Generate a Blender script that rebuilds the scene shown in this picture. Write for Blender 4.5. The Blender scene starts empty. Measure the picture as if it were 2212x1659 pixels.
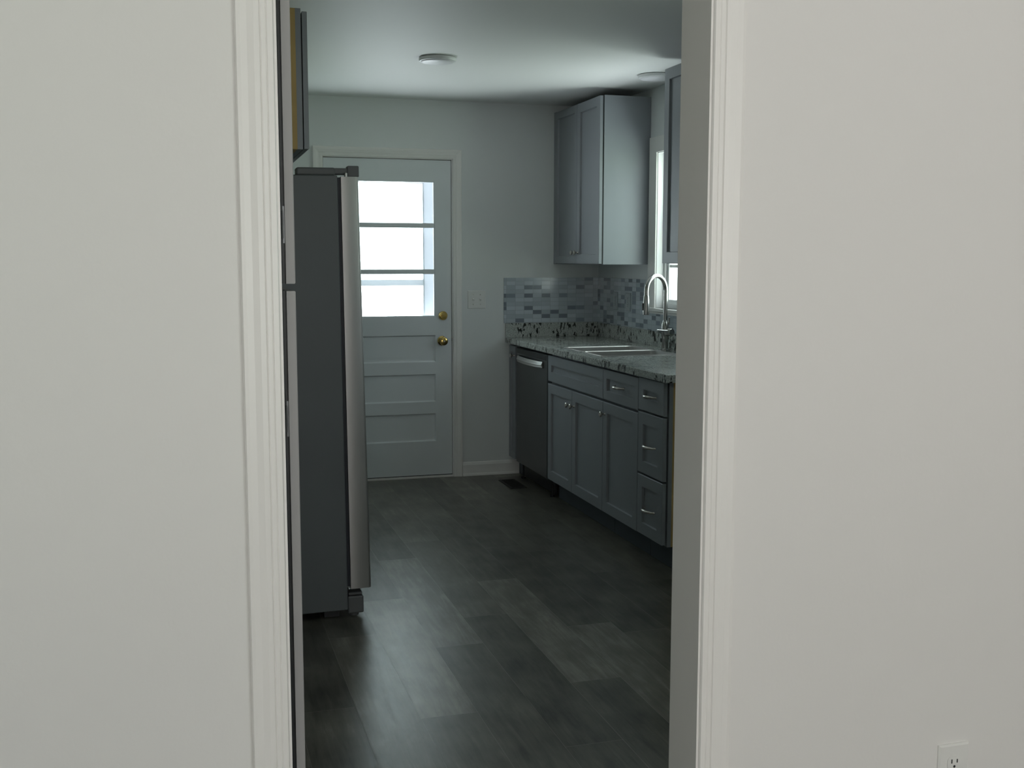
import bpy, bmesh, math, random
from mathutils import Vector, Matrix

random.seed(7)
C = bpy.context.scene.collection
scene = bpy.context.scene

# ------------------------------------------------------------------ camera
CAM_H, YAW, PITCH, ROLL, FPX = 1.412, 0.2911, 0.1119, 0.0011, 2371.25
cam_data = bpy.data.cameras.new('camera')
cam_data.sensor_fit = 'HORIZONTAL'
cam_data.sensor_width = 36.0
cam_data.lens = FPX / 2212 * 36.0
cam_data.clip_start = 0.05
cam = bpy.data.objects.new('camera', cam_data)
C.objects.link(cam)
cam.location = (0, 0, CAM_H)
cam.rotation_euler = (Matrix.Rotation(-YAW, 4, 'Z') @ Matrix.Rotation(math.pi / 2 - PITCH, 4, 'X')
                      @ Matrix.Rotation(ROLL, 4, 'Z')).to_euler()
scene.camera = cam

# ------------------------------------------------------------------ colour management
vs = scene.view_settings
vs.view_transform = 'Standard'
vs.look = 'None'
vs.gamma = 1.0
vs.use_curve_mapping = False
vs.exposure = 0.0
scene.cycles.use_denoising = True
scene.cycles.max_bounces = 14
scene.cycles.diffuse_bounces = 8
scene.cycles.glossy_bounces = 5
scene.cycles.transparent_max_bounces = 16
scene.cycles.caustics_reflective = False
scene.cycles.caustics_refractive = False
scene.cycles.sample_clamp_indirect = 6.0

# ------------------------------------------------------------------ sky (bright overcast)
SKY, GROUND = 9.0, 12.0          # behind the camera / beyond the far door (times the ramps)
EAST_SKY, EAST_GROUND = 5.0, 6.4   # the sunny side the sink window looks at
world = bpy.data.worlds.new('sky')
scene.world = world
world.use_nodes = True
wn = world.node_tree
wn.nodes.clear()
w_out = wn.nodes.new('ShaderNodeOutputWorld')
w_bg = wn.nodes.new('ShaderNodeBackground')
w_tc = wn.nodes.new('ShaderNodeTexCoord')
w_sep = wn.nodes.new('ShaderNodeSeparateXYZ')
w_ramp = wn.nodes.new('ShaderNodeValToRGB')
wn.links.new(w_tc.outputs['Generated'], w_sep.inputs[0])
w_map = wn.nodes.new('ShaderNodeMapRange')
w_map.inputs['From Min'].default_value = -1.0
wn.links.new(w_sep.outputs['Y'], w_map.inputs['Value'])
wn.links.new(w_map.outputs[0], w_ramp.inputs['Fac'])
w_ramp.color_ramp.elements[0].position = 0.35
w_ramp.color_ramp.elements[0].color = (1.0, 0.925, 0.90, 1)     # hazy sun side, behind the camera
w_ramp.color_ramp.elements[1].position = 0.60
w_ramp.color_ramp.elements[1].color = (0.62, 0.67, 0.70, 1)      # clearer sky beyond the kitchen
# sunlit ground below the horizon: bare drive behind the camera, grass beside and behind the kitchen
g_ramp = wn.nodes.new('ShaderNodeValToRGB')
g_ramp.color_ramp.elements[0].position = 0.35
g_ramp.color_ramp.elements[0].color = (1.0, 0.925, 0.90, 1)
g_ramp.color_ramp.elements[1].position = 0.55
g_ramp.color_ramp.elements[1].color = (1.1, 1.08, 1.14, 1)
wn.links.new(w_map.outputs[0], g_ramp.inputs['Fac'])
g_mul = wn.nodes.new('ShaderNodeVectorMath')
g_mul.operation = 'SCALE'
g_mul.inputs['Scale'].default_value = GROUND / SKY
wn.links.new(g_ramp.outputs['Color'], g_mul.inputs[0])
z_map = wn.nodes.new('ShaderNodeMapRange')
z_map.inputs['From Min'].default_value = -0.03
z_map.inputs['From Max'].default_value = 0.03
wn.links.new(w_sep.outputs['Z'], z_map.inputs['Value'])
w_mix = wn.nodes.new('ShaderNodeMix')
w_mix.data_type = 'RGBA'
wn.links.new(z_map.outputs[0], w_mix.inputs['Factor'])
wn.links.new(g_mul.outputs[0], w_mix.inputs['A'])
wn.links.new(w_ramp.outputs['Color'], w_mix.inputs['B'])
e_mix = wn.nodes.new('ShaderNodeMix')
e_mix.data_type = 'RGBA'
e_gr = wn.nodes.new('ShaderNodeValToRGB')      # grass far out, sunlit paving close to the house
d_map = wn.nodes.new('ShaderNodeMapRange')
d_map.inputs['From Min'].default_value = -1.0
d_map.inputs['From Max'].default_value = 0.0
wn.links.new(w_sep.outputs['Z'], d_map.inputs['Value'])
e_gr.color_ramp.elements[0].position = .12
e_gr.color_ramp.elements[0].color = (.93, .98, 1.0, 1)
e_gr.color_ramp.elements[1].position = .55
e_gr.color_ramp.elements[1].color = (.30, .36, .29, 1)
wn.links.new(d_map.outputs[0], e_gr.inputs['Fac'])
e_sc = wn.nodes.new('ShaderNodeVectorMath')
e_sc.operation = 'SCALE'
e_sc.inputs['Scale'].default_value = EAST_GROUND * 3.0 / SKY
wn.links.new(e_gr.outputs['Color'], e_sc.inputs[0])
wn.links.new(e_sc.outputs[0], e_mix.inputs['A'])
e_mix.inputs['B'].default_value = (.85 * EAST_SKY / SKY, .95 * EAST_SKY / SKY, 1.0 * EAST_SKY / SKY, 1)
wn.links.new(z_map.outputs[0], e_mix.inputs['Factor'])
x_map = wn.nodes.new('ShaderNodeMapRange')
x_map.inputs['From Min'].default_value = 0.15
x_map.inputs['From Max'].default_value = 0.45
wn.links.new(w_sep.outputs['X'], x_map.inputs['Value'])
a_mix = wn.nodes.new('ShaderNodeMix')
a_mix.data_type = 'RGBA'
wn.links.new(x_map.outputs[0], a_mix.inputs['Factor'])
wn.links.new(w_mix.outputs['Result'], a_mix.inputs['A'])
wn.links.new(e_mix.outputs['Result'], a_mix.inputs['B'])
wn.links.new(a_mix.outputs['Result'], w_bg.inputs['Color'])
w_bg.inputs['Strength'].default_value = SKY
wn.links.new(w_bg.outputs[0], w_out.inputs['Surface'])

# ------------------------------------------------------------------ main measurements (metres)
N0, N1 = 1.726, 1.832            # wall with the doorway: near and far face
OX0, OX1 = 0.147, 0.864          # doorway opening
OZ = 2.06
F = 6.927                        # far wall of the kitchen
R = 2.681                        # kitchen right wall
L = -0.17                        # kitchen left wall
H = 2.417                        # ceiling
RB, RL, RR = -2.7, -1.9, 3.3     # near room: back, left, right
CF = 2.052                       # base cabinet front plane
CT = 2.027                       # worktop front plane
UF = 2.358                       # wall cabinet front plane
WY0, WY1, WZ0, WZ1 = 5.29, 5.985, 1.135, 2.04   # kitchen window opening
VY0, VY1, VZ0, VZ1 = 2.55, 3.15, 1.135, 2.04    # unseen window, added to bring daylight to the near kitchen floor


def portal(name, loc, rot, sx, sy):
    l = bpy.data.lights.new(name, 'AREA')
    l.shape = 'RECTANGLE'
    l.size, l.size_y = sx, sy
    l.cycles.is_portal = True
    o = bpy.data.objects.new(name, l)
    C.objects.link(o)
    o.location = loc
    o.rotation_euler = rot
    return o


HP = math.pi / 2
# area light -Z must face into the room
portal('daylight_portal_kitchen_window', (R + .17, (WY0 + WY1) / 2, (WZ0 + WZ1) / 2), (0, HP, 0), WZ1 - WZ0, WY1 - WY0)
portal('daylight_portal_added_window', (R + .17, (VY0 + VY1) / 2, (VZ0 + VZ1) / 2), (0, HP, 0), VZ1 - VZ0, VY1 - VY0)
portal('daylight_portal_door', (1.263, F + .3, 1.35), (-HP, 0, 0), 0.9, 1.5)
NW = [(-1.35, -0.15), (0.75, 2.15)]           # windows of the near room (back wall), x ranges
NWZ0, NWZ1 = 0.75, 2.1
for a, b in NW:
    portal('daylight_portal_room', ((a + b) / 2, RB - .17, (NWZ0 + NWZ1) / 2), (HP, 0, 0), b - a, NWZ1 - NWZ0)

# ------------------------------------------------------------------ materials


def mat(name, color, rough=.5, metal=0.0, spec=.5, bump=0, bscale=60, var=0.0, vscale=3, coat=0):
    m = bpy.data.materials.new(name)
    m.use_nodes = True
    nt = m.node_tree
    b = nt.nodes['Principled BSDF']
    b.inputs['Base Color'].default_value = (*color, 1)
    b.inputs['Roughness'].default_value = rough
    b.inputs['Metallic'].default_value = metal
    b.inputs['Specular IOR Level'].default_value = spec
    if coat:
        b.inputs['Coat Weight'].default_value = coat
    tc = nt.nodes.new('ShaderNodeTexCoord')
    if bump or var:
        n = nt.nodes.new('ShaderNodeTexNoise')
        n.inputs['Scale'].default_value = bscale
        n.inputs['Detail'].default_value = 4
        nt.links.new(tc.outputs['Object'], n.inputs['Vector'])
    if bump:
        bp = nt.nodes.new('ShaderNodeBump')
        bp.inputs['Strength'].default_value = bump
        bp.inputs['Distance'].default_value = .002
        nt.links.new(n.outputs['Fac'], bp.inputs['Height'])
        nt.links.new(bp.outputs[0], b.inputs['Normal'])
    if var:
        n2 = nt.nodes.new('ShaderNodeTexNoise')
        n2.inputs['Scale'].default_value = vscale
        nt.links.new(tc.outputs['Object'], n2.inputs['Vector'])
        mx = nt.nodes.new('ShaderNodeMix')
        mx.data_type = 'RGBA'
        mx.inputs['A'].default_value = (*[c * (1 - var) for c in color], 1)
        mx.inputs['B'].default_value = (*[min(1, c * (1 + var)) for c in color], 1)
        nt.links.new(n2.outputs['Fac'], mx.inputs['Factor'])
        nt.links.new(mx.outputs['Result'], b.inputs['Base Color'])
    return m


M = {}
M['wall'] = mat('wall_paint', (.78, .77, .755), .55, bump=.12, bscale=90)
M['kwall'] = mat('kitchen_wall_paint', (.74, .76, .76), .55, bump=.12, bscale=90)
M['ceil'] = mat('ceiling_paint', (.80, .80, .79), .6, bump=.2, bscale=25)
M['trim'] = mat('gloss_trim_paint', (.84, .825, .805), .35, bump=.03, bscale=30)
M['door'] = mat('door_paint', (.74, .77, .79), .4, bump=.05, bscale=40)
M['vinyl'] = mat('white_vinyl', (.82, .83, .83), .4)
M['cab'] = mat('grey_cabinet_paint', (.268, .284, .308), .45, var=.03)
M['ply'] = mat('raw_plywood', (.50, .34, .13), .6, var=.18, vscale=9)
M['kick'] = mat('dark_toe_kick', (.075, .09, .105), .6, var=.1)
M['steel'] = mat('brushed_steel', (.55, .54, .53), .38, 1.0, var=.05, vscale=5)
M['dsteel'] = mat('dark_steel', (.14, .145, .15), .36, .85, var=.08, vscale=4)
M['nickel'] = mat('satin_nickel', (.62, .58, .54), .25, 1.0, var=.03)
M['chrome'] = mat('faucet_steel', (.46, .455, .44), .2, 1.0, var=.02)
M['brass'] = mat('polished_brass', (.66, .47, .16), .18, 1.0, var=.04)
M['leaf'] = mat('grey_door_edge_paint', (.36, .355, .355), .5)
M['fsteel'] = mat('fridge_door_steel', (.50, .485, .475), .45, 1.0, var=.06, vscale=2)
M['tileplate'] = mat('grey_plastic_plate', (.40, .44, .47), .35, var=.01)
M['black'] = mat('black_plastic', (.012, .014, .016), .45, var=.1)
M['gasket'] = mat('gasket_rubber', (.018, .023, .032), .5, var=.1)
M['fside'] = mat('fridge_side_paint', (.125, .138, .145), .45, bump=.25, bscale=400, var=.10, vscale=2.5)
M['hingecover'] = mat('grey_hinge_plastic', (.12, .125, .13), .5, var=.05)
M['plate'] = mat('white_plastic_plate', (.78, .78, .76), .35, var=.01)
M['diffuser'] = mat('lamp_diffuser', (.80, .79, .82), .4, var=.01)
M['siding'] = mat('pale_siding', (.30, .42, .44), .6, var=.05)
M['extpaint'] = mat('pale_blue_green_exterior_paint', (.15, .23, .245), .6, var=.02)
M['vent'] = mat('brown_vent_metal', (.012, .010, .009), .6, var=.2)


def backlit_vinyl():
    m = mat('thin_storm_door_vinyl', (.82, .83, .85), .5)
    nt = m.node_tree
    tr = nt.nodes.new('ShaderNodeBsdfTranslucent')
    tr.inputs['Color'].default_value = (.85, .86, .90, 1)
    mx = nt.nodes.new('ShaderNodeMixShader')
    mx.inputs[0].default_value = .2
    out = nt.nodes['Material Output']
    nt.links.new(nt.nodes['Principled BSDF'].outputs[0], mx.inputs[1])
    nt.links.new(tr.outputs[0], mx.inputs[2])
    nt.links.new(mx.outputs[0], out.inputs['Surface'])
    return m


M['storm'] = backlit_vinyl()


def glass_mat():
    m = bpy.data.materials.new('window_glass')
    m.use_nodes = True
    nt = m.node_tree
    nt.nodes.clear()
    o = nt.nodes.new('ShaderNodeOutputMaterial')
    t = nt.nodes.new('ShaderNodeBsdfTransparent')
    t.inputs['Color'].default_value = (.93, .96, .955, 1)
    g = nt.nodes.new('ShaderNodeBsdfGlossy')
    g.inputs['Roughness'].default_value = .02
    fr = nt.nodes.new('ShaderNodeFresnel')
    fr.inputs['IOR'].default_value = 1.45
    mx = nt.nodes.new('ShaderNodeMixShader')
    ge = nt.nodes.new('ShaderNodeNewGeometry')
    inv = nt.nodes.new('ShaderNodeMath')
    inv.operation = 'SUBTRACT'
    inv.inputs[0].default_value = 1.0
    nt.links.new(ge.outputs['Backfacing'], inv.inputs[1])
    mu = nt.nodes.new('ShaderNodeMath')
    mu.operation = 'MULTIPLY'
    nt.links.new(fr.outputs[0], mu.inputs[0])
    nt.links.new(inv.outputs[0], mu.inputs[1])
    nt.links.new(mu.outputs[0], mx.inputs[0])
    nt.links.new(t.outputs[0], mx.inputs[1])
    nt.links.new(g.outputs[0], mx.inputs[2])
    nt.links.new(mx.outputs[0], o.inputs['Surface'])
    return m


M['glass'] = glass_mat()


def floor_mat():
    m = bpy.data.materials.new('vinyl_plank')
    m.use_nodes = True
    nt = m.node_tree
    N, K = nt.nodes, nt.links
    b = N['Principled BSDF']
    at = N.new('ShaderNodeAttribute')
    at.attribute_name = 'tone'
    tc = N.new('ShaderNodeTexCoord')
    off = N.new('ShaderNodeVectorMath')
    off.operation = 'MULTIPLY_ADD'
    off.inputs[1].default_value = (37, 53, 0)
    K.new(at.outputs['Color'], off.inputs[0])
    K.new(tc.outputs['Object'], off.inputs[2])
    mp = N.new('ShaderNodeMapping')
    mp.inputs['Scale'].default_value = (26, 2.2, 1)
    K.new(off.outputs[0], mp.inputs['Vector'])
    n1 = N.new('ShaderNodeTexNoise')
    n1.inputs['Scale'].default_value = 1.6
    n1.inputs['Detail'].default_value = 8
    n1.inputs['Roughness'].default_value = .68
    n1.inputs['Distortion'].default_value = .5
    K.new(mp.outputs[0], n1.inputs['Vector'])
    mp2 = N.new('ShaderNodeMapping')
    mp2.inputs['Scale'].default_value = (4.5, 2.4, 1)
    K.new(off.outputs[0], mp2.inputs['Vector'])
    n2 = N.new('ShaderNodeTexNoise')
    n2.inputs['Scale'].default_value = 2.0
    n2.inputs['Detail'].default_value = 5
    K.new(mp2.outputs[0], n2.inputs['Vector'])
    sep = N.new('ShaderNodeSeparateColor')
    K.new(at.outputs['Color'], sep.inputs[0])
    # value = tone*.. + grain
    a1 = N.new('ShaderNodeMath')
    a1.operation = 'MULTIPLY_ADD'
    a1.inputs[1].default_value = 1.3
    K.new(n1.outputs['Fac'], a1.inputs[0])
    K.new(sep.outputs[0], a1.inputs[2])
    a2 = N.new('ShaderNodeMath')
    a2.operation = 'MULTIPLY_ADD'
    a2.inputs[1].default_value = 1.2
    K.new(n2.outputs['Fac'], a2.inputs[0])
    K.new(a1.outputs[0], a2.inputs[2])
    mr = N.new('ShaderNodeMapRange')
    mr.inputs['From Min'].default_value = .95
    mr.inputs['From Max'].default_value = 2.4
    K.new(a2.outputs[0], mr.inputs['Value'])
    cr = N.new('ShaderNodeValToRGB')
    cr.color_ramp.elements[0].position = 0
    cr.color_ramp.elements[0].color = (.030, .028, .023, 1)
    cr.color_ramp.elements[1].position = 1
    cr.color_ramp.elements[1].color = (.40, .38, .34, 1)
    e = cr.color_ramp.elements.new(.5)
    e.color = (.15, .141, .119, 1)
    K.new(mr.outputs[0], cr.inputs['Fac'])
    K.new(cr.outputs['Color'], b.inputs['Base Color'])
    rr = N.new('ShaderNodeMapRange')
    rr.inputs['To Min'].default_value = .27
    rr.inputs['To Max'].default_value = .40
    K.new(n1.outputs['Fac'], rr.inputs['Value'])
    K.new(rr.outputs[0], b.inputs['Roughness'])
    bp = N.new('ShaderNodeBump')
    bp.inputs['Strength'].default_value = .25
    bp.inputs['Distance'].default_value = .001
    K.new(n1.outputs['Fac'], bp.inputs['Height'])
    K.new(bp.outputs[0], b.inputs['Normal'])
    return m


def granite_mat():
    m = bpy.data.materials.new('speckled_granite')
    m.use_nodes = True
    nt = m.node_tree
    N, K = nt.nodes, nt.links
    b = N['Principled BSDF']
    tc = N.new('ShaderNodeTexCoord')
    mp = N.new('ShaderNodeMapping')
    mp.inputs['Scale'].default_value = (1.0, 1.0, .38)
    mp.inputs['Rotation'].default_value = (.25, .2, .1)
    K.new(tc.outputs['Object'], mp.inputs['Vector'])
    n1 = N.new('ShaderNodeTexNoise')
    n1.inputs['Scale'].default_value = 62
    n1.inputs['Detail'].default_value = 3
    n1.inputs['Distortion'].default_value = .8
    K.new(mp.outputs[0], n1.inputs['Vector'])
    n2 = N.new('ShaderNodeTexNoise')
    n2.inputs['Scale'].default_value = 11
    n2.inputs['Detail'].default_value = 3
    K.new(tc.outputs['Object'], n2.inputs['Vector'])
    ad = N.new('ShaderNodeMath')
    ad.operation = 'MULTIPLY_ADD'
    ad.inputs[1].default_value = .55
    K.new(n2.outputs['Fac'], ad.inputs[0])
    K.new(n1.outputs['Fac'], ad.inputs[2])
    cr = N.new('ShaderNodeValToRGB')
    cr.color_ramp.elements[0].position = .845
    cr.color_ramp.elements[0].color = (0, 0, 0, 1)
    cr.color_ramp.elements[1].position = .885
    cr.color_ramp.elements[1].color = (1, 1, 1, 1)
    K.new(ad.outputs[0], cr.inputs['Fac'])
    n3 = N.new('ShaderNodeTexNoise')
    n3.inputs['Scale'].default_value = 160
    n3.inputs['Detail'].default_value = 2
    K.new(tc.outputs['Object'], n3.inputs['Vector'])
    base = N.new('ShaderNodeValToRGB')
    base.color_ramp.elements[0].position = .35
    base.color_ramp.elements[0].color = (.27, .29, .27, 1)
    base.color_ramp.elements[1].position = .65
    base.color_ramp.elements[1].color = (.56, .58, .56, 1)
    K.new(n3.outputs['Fac'], base.inputs['Fac'])
    mx = N.new('ShaderNodeMix')
    mx.data_type = 'RGBA'
    K.new(cr.outputs['Color'], mx.inputs['Factor'])
    K.new(base.outputs['Color'], mx.inputs['A'])
    mx.inputs['B'].default_value = (.018, .02, .018, 1)
    K.new(mx.outputs['Result'], b.inputs['Base Color'])
    b.inputs['Roughness'].default_value = .16
    return m


def tile_mat():
    m = bpy.data.materials.new('glass_mosaic')
    m.use_nodes = True
    nt = m.node_tree
    N, K = nt.nodes, nt.links
    b = N['Principled BSDF']
    tc = N.new('ShaderNodeTexCoord')

    def brick(c1, c2, cm, sm):
        t = N.new('ShaderNodeTexBrick')
        t.inputs['Scale'].default_value = 1
        t.inputs['Brick Width'].default_value = .0605
        t.inputs['Row Height'].default_value = .0272
        t.inputs['Mortar Size'].default_value = .0011
        t.inputs['Mortar Smooth'].default_value = sm
        t.offset = .36
        t.offset_frequency = 1
        t.squash = 1
        t.inputs['Color1'].default_value = c1
        t.inputs['Color2'].default_value = c2
        t.inputs['Mortar'].default_value = cm
        K.new(tc.outputs['UV'], t.inputs['Vector'])
        return t
    t = brick((0, 0, 0, 1), (1, 1, 1, 1), (0, 0, 0, 1), 0)
    cr = N.new('ShaderNodeValToRGB')
    cr.color_ramp.interpolation = 'CONSTANT'
    cols = [(0, (.50, .55, .60)), (.2, (.44, .49, .54)), (.4, (.56, .61, .66)), (.62, (.47, .52, .57)),
            (.76, (.21, .235, .275)), (.90, (.27, .315, .365))]
    el = cr.color_ramp.elements
    el[0].position, el[0].color = 0, (*cols[0][1], 1)
    el[1].position, el[1].color = cols[1][0], (*cols[1][1], 1)
    for p, c in cols[2:]:
        e = el.new(p)
        e.color = (*c, 1)
    K.new(t.outputs['Color'], cr.inputs['Fac'])
    mx = N.new('ShaderNodeMix')
    mx.data_type = 'RGBA'
    K.new(t.outputs['Fac'], mx.inputs['Factor'])
    K.new(cr.outputs['Color'], mx.inputs['A'])
    mx.inputs['B'].default_value = (.38, .42, .46, 1)
    K.new(mx.outputs['Result'], b.inputs['Base Color'])
    b.inputs['Roughness'].default_value = .14
    iv = N.new('ShaderNodeMath')
    iv.operation = 'SUBTRACT'
    iv.inputs[0].default_value = 1
    K.new(t.outputs['Fac'], iv.inputs[1])
    bp = N.new('ShaderNodeBump')
    bp.inputs['Strength'].default_value = .5
    bp.inputs['Distance'].default_value = .001
    K.new(iv.outputs[0], bp.inputs['Height'])
    K.new(bp.outputs[0], b.inputs['Normal'])
    return m


M['floor'] = floor_mat()
M['granite'] = granite_mat()
M['tile'] = tile_mat()

# ------------------------------------------------------------------ mesh helpers


class MB:
    """collects shapes, links them as one mesh object"""

    def __init__(self):
        self.bm = bmesh.new()

    def box(self, x0, x1, y0, y1, z0, z1, bev=0):
        tmp = bmesh.new()
        bmesh.ops.create_cube(tmp, size=1)
        for v in tmp.verts:
            v.co = Vector((x0 + (v.co.x + .5) * (x1 - x0), y0 + (v.co.y + .5) * (y1 - y0), z0 + (v.co.z + .5) * (z1 - z0)))
        if bev:
            bmesh.ops.bevel(tmp, geom=tmp.edges[:], offset=bev, segments=2, affect='EDGES', profile=.5)
        self.merge(tmp)
        return self

    def merge(self, tmp):
        me = bpy.data.meshes.new('t')
        tmp.to_mesh(me)
        tmp.free()
        self.bm.from_mesh(me)
        bpy.data.meshes.remove(me)

    def tube(self, pts, r, seg=12, caps=True):
        bm = self.bm
        pts = [Vector(p) for p in pts]
        rs = r if isinstance(r, (list, tuple)) else [r] * len(pts)
        loops = []
        up = None
        for i, p in enumerate(pts):
            a = pts[max(i - 1, 0)]
            b = pts[min(i + 1, len(pts) - 1)]
            d = (b - a).normalized()
            if up is None:
                up = Vector((0, 0, 1)) if abs(d.z) < .9 else Vector((1, 0, 0))
            s = d.cross(up).normalized()
            up = s.cross(d).normalized()
            loops.append([bm.verts.new(p + (s * math.cos(t) + up * math.sin(t)) * rs[i])
                          for t in [2 * math.pi * k / seg for k in range(seg)]])
        for a, b in zip(loops, loops[1:]):
            for k in range(seg):
                bm.faces.new((a[k], a[(k + 1) % seg], b[(k + 1) % seg], b[k]))
        if caps:
            bm.faces.new(loops[0][::-1])
            bm.faces.new(loops[-1])
        return self

    def lathe(self, origin, axis, prof, seg=32):
        """prof: (distance along axis, radius)"""
        o = Vector(origin)
        ax = Vector(axis).normalized()
        s = ax.cross(Vector((0, 0, 1)) if abs(ax.z) < .9 else Vector((1, 0, 0))).normalized()
        t = ax.cross(s)
        bm = self.bm
        loops = []
        for h, r in prof:
            loops.append([bm.verts.new(o + ax * h + (s * math.cos(a) + t * math.sin(a)) * max(r, 1e-5))
                          for a in [2 * math.pi * k / seg for k in range(seg)]])
        for a, b in zip(loops, loops[1:]):
            for k in range(seg):
                bm.faces.new((a[k], a[(k + 1) % seg], b[(k + 1) % seg], b[k]))
        bm.faces.new(loops[0][::-1])
        bm.faces.new(loops[-1])
        return self

    def rings(self, fn, a0, a1, b0, b1, rings, back):
        """lofted rectangle rings: rings = [(inset, depth)], fn(a, b, depth)->xyz; closes with a back face at depth 'back'"""
        bm = self.bm
        ls = []
        for ins, d in [(0, back)] + rings:
            ls.append([bm.verts.new(fn(a, b, d)) for a, b in
                       ((a0 + ins, b0 + ins), (a1 - ins, b0 + ins), (a1 - ins, b1 - ins), (a0 + ins, b1 - ins))])
        for p, q in zip(ls, ls[1:]):
            for k in range(4):
                bm.faces.new((p[k], p[(k + 1) % 4], q[(k + 1) % 4], q[k]))
        bm.faces.new(ls[0][::-1])
        bm.faces.new(ls[-1])
        return self

    def sweep(self, path, outs, prof, nrm):
        """profile (w, t) swept on a mitred path; outs = outward vector per path point; nrm = wall normal"""
        bm = self.bm
        nrm = Vector(nrm)
        ls = []
        for p, o in zip(path, outs):
            ls.append([bm.verts.new(Vector(p) + Vector(o) * w + nrm * t) for w, t in prof])
        n = len(prof)
        for a, b in zip(ls, ls[1:]):
            for k in range(n):
                bm.faces.new((a[k], a[(k + 1) % n], b[(k + 1) % n], b[k]))
        bm.faces.new(ls[0])
        bm.faces.new(ls[-1][::-1])
        return self

    def build(self, name, m, parent=None, smooth=False, loc=None, uvaxis=None):
        bm = self.bm
        bmesh.ops.recalc_face_normals(bm, faces=bm.faces[:])
        me = bpy.data.meshes.new(name)
        if uvaxis:
            uv = bm.loops.layers.uv.new('UVMap')
            for f in bm.faces:
                for lp in f.loops:
                    c = lp.vert.co
                    lp[uv].uv = (c[uvaxis[0]], c[uvaxis[1]])
        bm.to_mesh(me)
        bm.free()
        me.materials.append(m)
        if smooth:
            for p in me.polygons:
                p.use_smooth = True
            try:
                me.set_sharp_from_angle(angle=math.radians(35))
            except Exception:
                pass
        o = bpy.data.objects.new(name, me)
        C.objects.link(o)
        if parent is not None:
            o.parent = parent
            if loc is None:
                o.matrix_parent_inverse = parent_inverse(parent)
        return o


def parent_inverse(p):
    m = Matrix.Identity(4)
    q = p
    while q is not None:
        m = Matrix.LocRotScale(q.location, q.rotation_euler, q.scale) @ m if q is p else q.matrix_basis @ q.matrix_parent_inverse @ m
        q = q.parent
    return m.inverted()


def world_child(o, parent):
    """parent a mesh whose vertices are in world coordinates, keeping it in place"""
    o.parent = parent
    return o


def tag(o, label=None, cat=None, group=None, kind=None):
    if label:
        o['label'] = label
    if cat:
        o['category'] = cat
    if group:
        o['group'] = group
    if kind:
        o['kind'] = kind
    return o


ROOTS = {}


def thing(name, loc, label, cat, group=None):
    o = bpy.data.objects.new(name, None)
    o.empty_display_size = .1
    C.objects.link(o)
    o.location = loc
    tag(o, label, cat, group)
    return o


def struct(o):
    o['kind'] = 'structure'
    return o


def part(mb, name, m, parent, smooth=False, uvaxis=None, label=None):
    """mb holds world coordinates; vertices are moved into the frame of the thing's Empty"""
    o = mb.build(name, m, None, smooth, uvaxis=uvaxis)
    root = parent
    while root.parent is not None:
        root = root.parent
    off = root.location if root.type == 'EMPTY' else Vector((0, 0, 0))
    o.data.transform(Matrix.Translation(-off))
    o.parent = parent
    if label:
        o['label'] = label
    return o


# ------------------------------------------------------------------ shell
def walls():
    b = .16
    # near wall with the doorway
    w = MB().box(RL, OX0 - .012, N0, N1, 0, H).box(OX1 + .012, RR, N0, N1, 0, H).box(OX0 - .012, OX1 + .012, N0, N1, OZ + .012, H)
    struct(w.build('wall_near', M['wall']))
    # kitchen far wall, hole for the outside door
    d0, d1, dz = .835, 1.691, 2.068
    w = MB().box(L - b, d0, F, F + b, 0, H).box(d1, R + b, F, F + b, 0, H).box(d0, d1, F, F + b, dz, H)
    struct(w.build('wall_far', M['kwall']))
    # kitchen right wall with the sink window and the added one
    w = MB()
    w.box(R, R + b, N1, VY0, 0, H).box(R, R + b, VY0, VY1, 0, VZ0).box(R, R + b, VY0, VY1, VZ1, H)
    w.box(R, R + b, VY1, WY0, 0, H).box(R, R + b, WY0, WY1, 0, WZ0).box(R, R + b, WY0, WY1, WZ1, H)
    w.box(R, R + b, WY1, F, 0, H)
    struct(w.build('wall_right', M['kwall']))
    struct(MB().box(L - b, L, N1, F, 0, H).build('wall_left', M['kwall']))
    # near room
    struct(MB().box(RL - b, RL, RB - b, N1, 0, H).build('wall_room_left', M['wall']))
    struct(MB().box(RR, RR + b, RB - b, N1, 0, H).build('wall_room_right', M['wall']))
    w = MB()
    x = RL
    for a, c in NW:
        w.box(x, a, RB - b, RB, 0, H)
        w.box(a, c, RB - b, RB, 0, NWZ0).box(a, c, RB - b, RB, NWZ1, H)
        x = c
    w.box(x, RR, RB - b, RB, 0, H)
    struct(w.build('wall_back', M['wall']))
    struct(MB().box(RL - b, RR + b, RB - b, F + b, H, H + .12).build('ceiling', M['ceil']))


walls()


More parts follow.
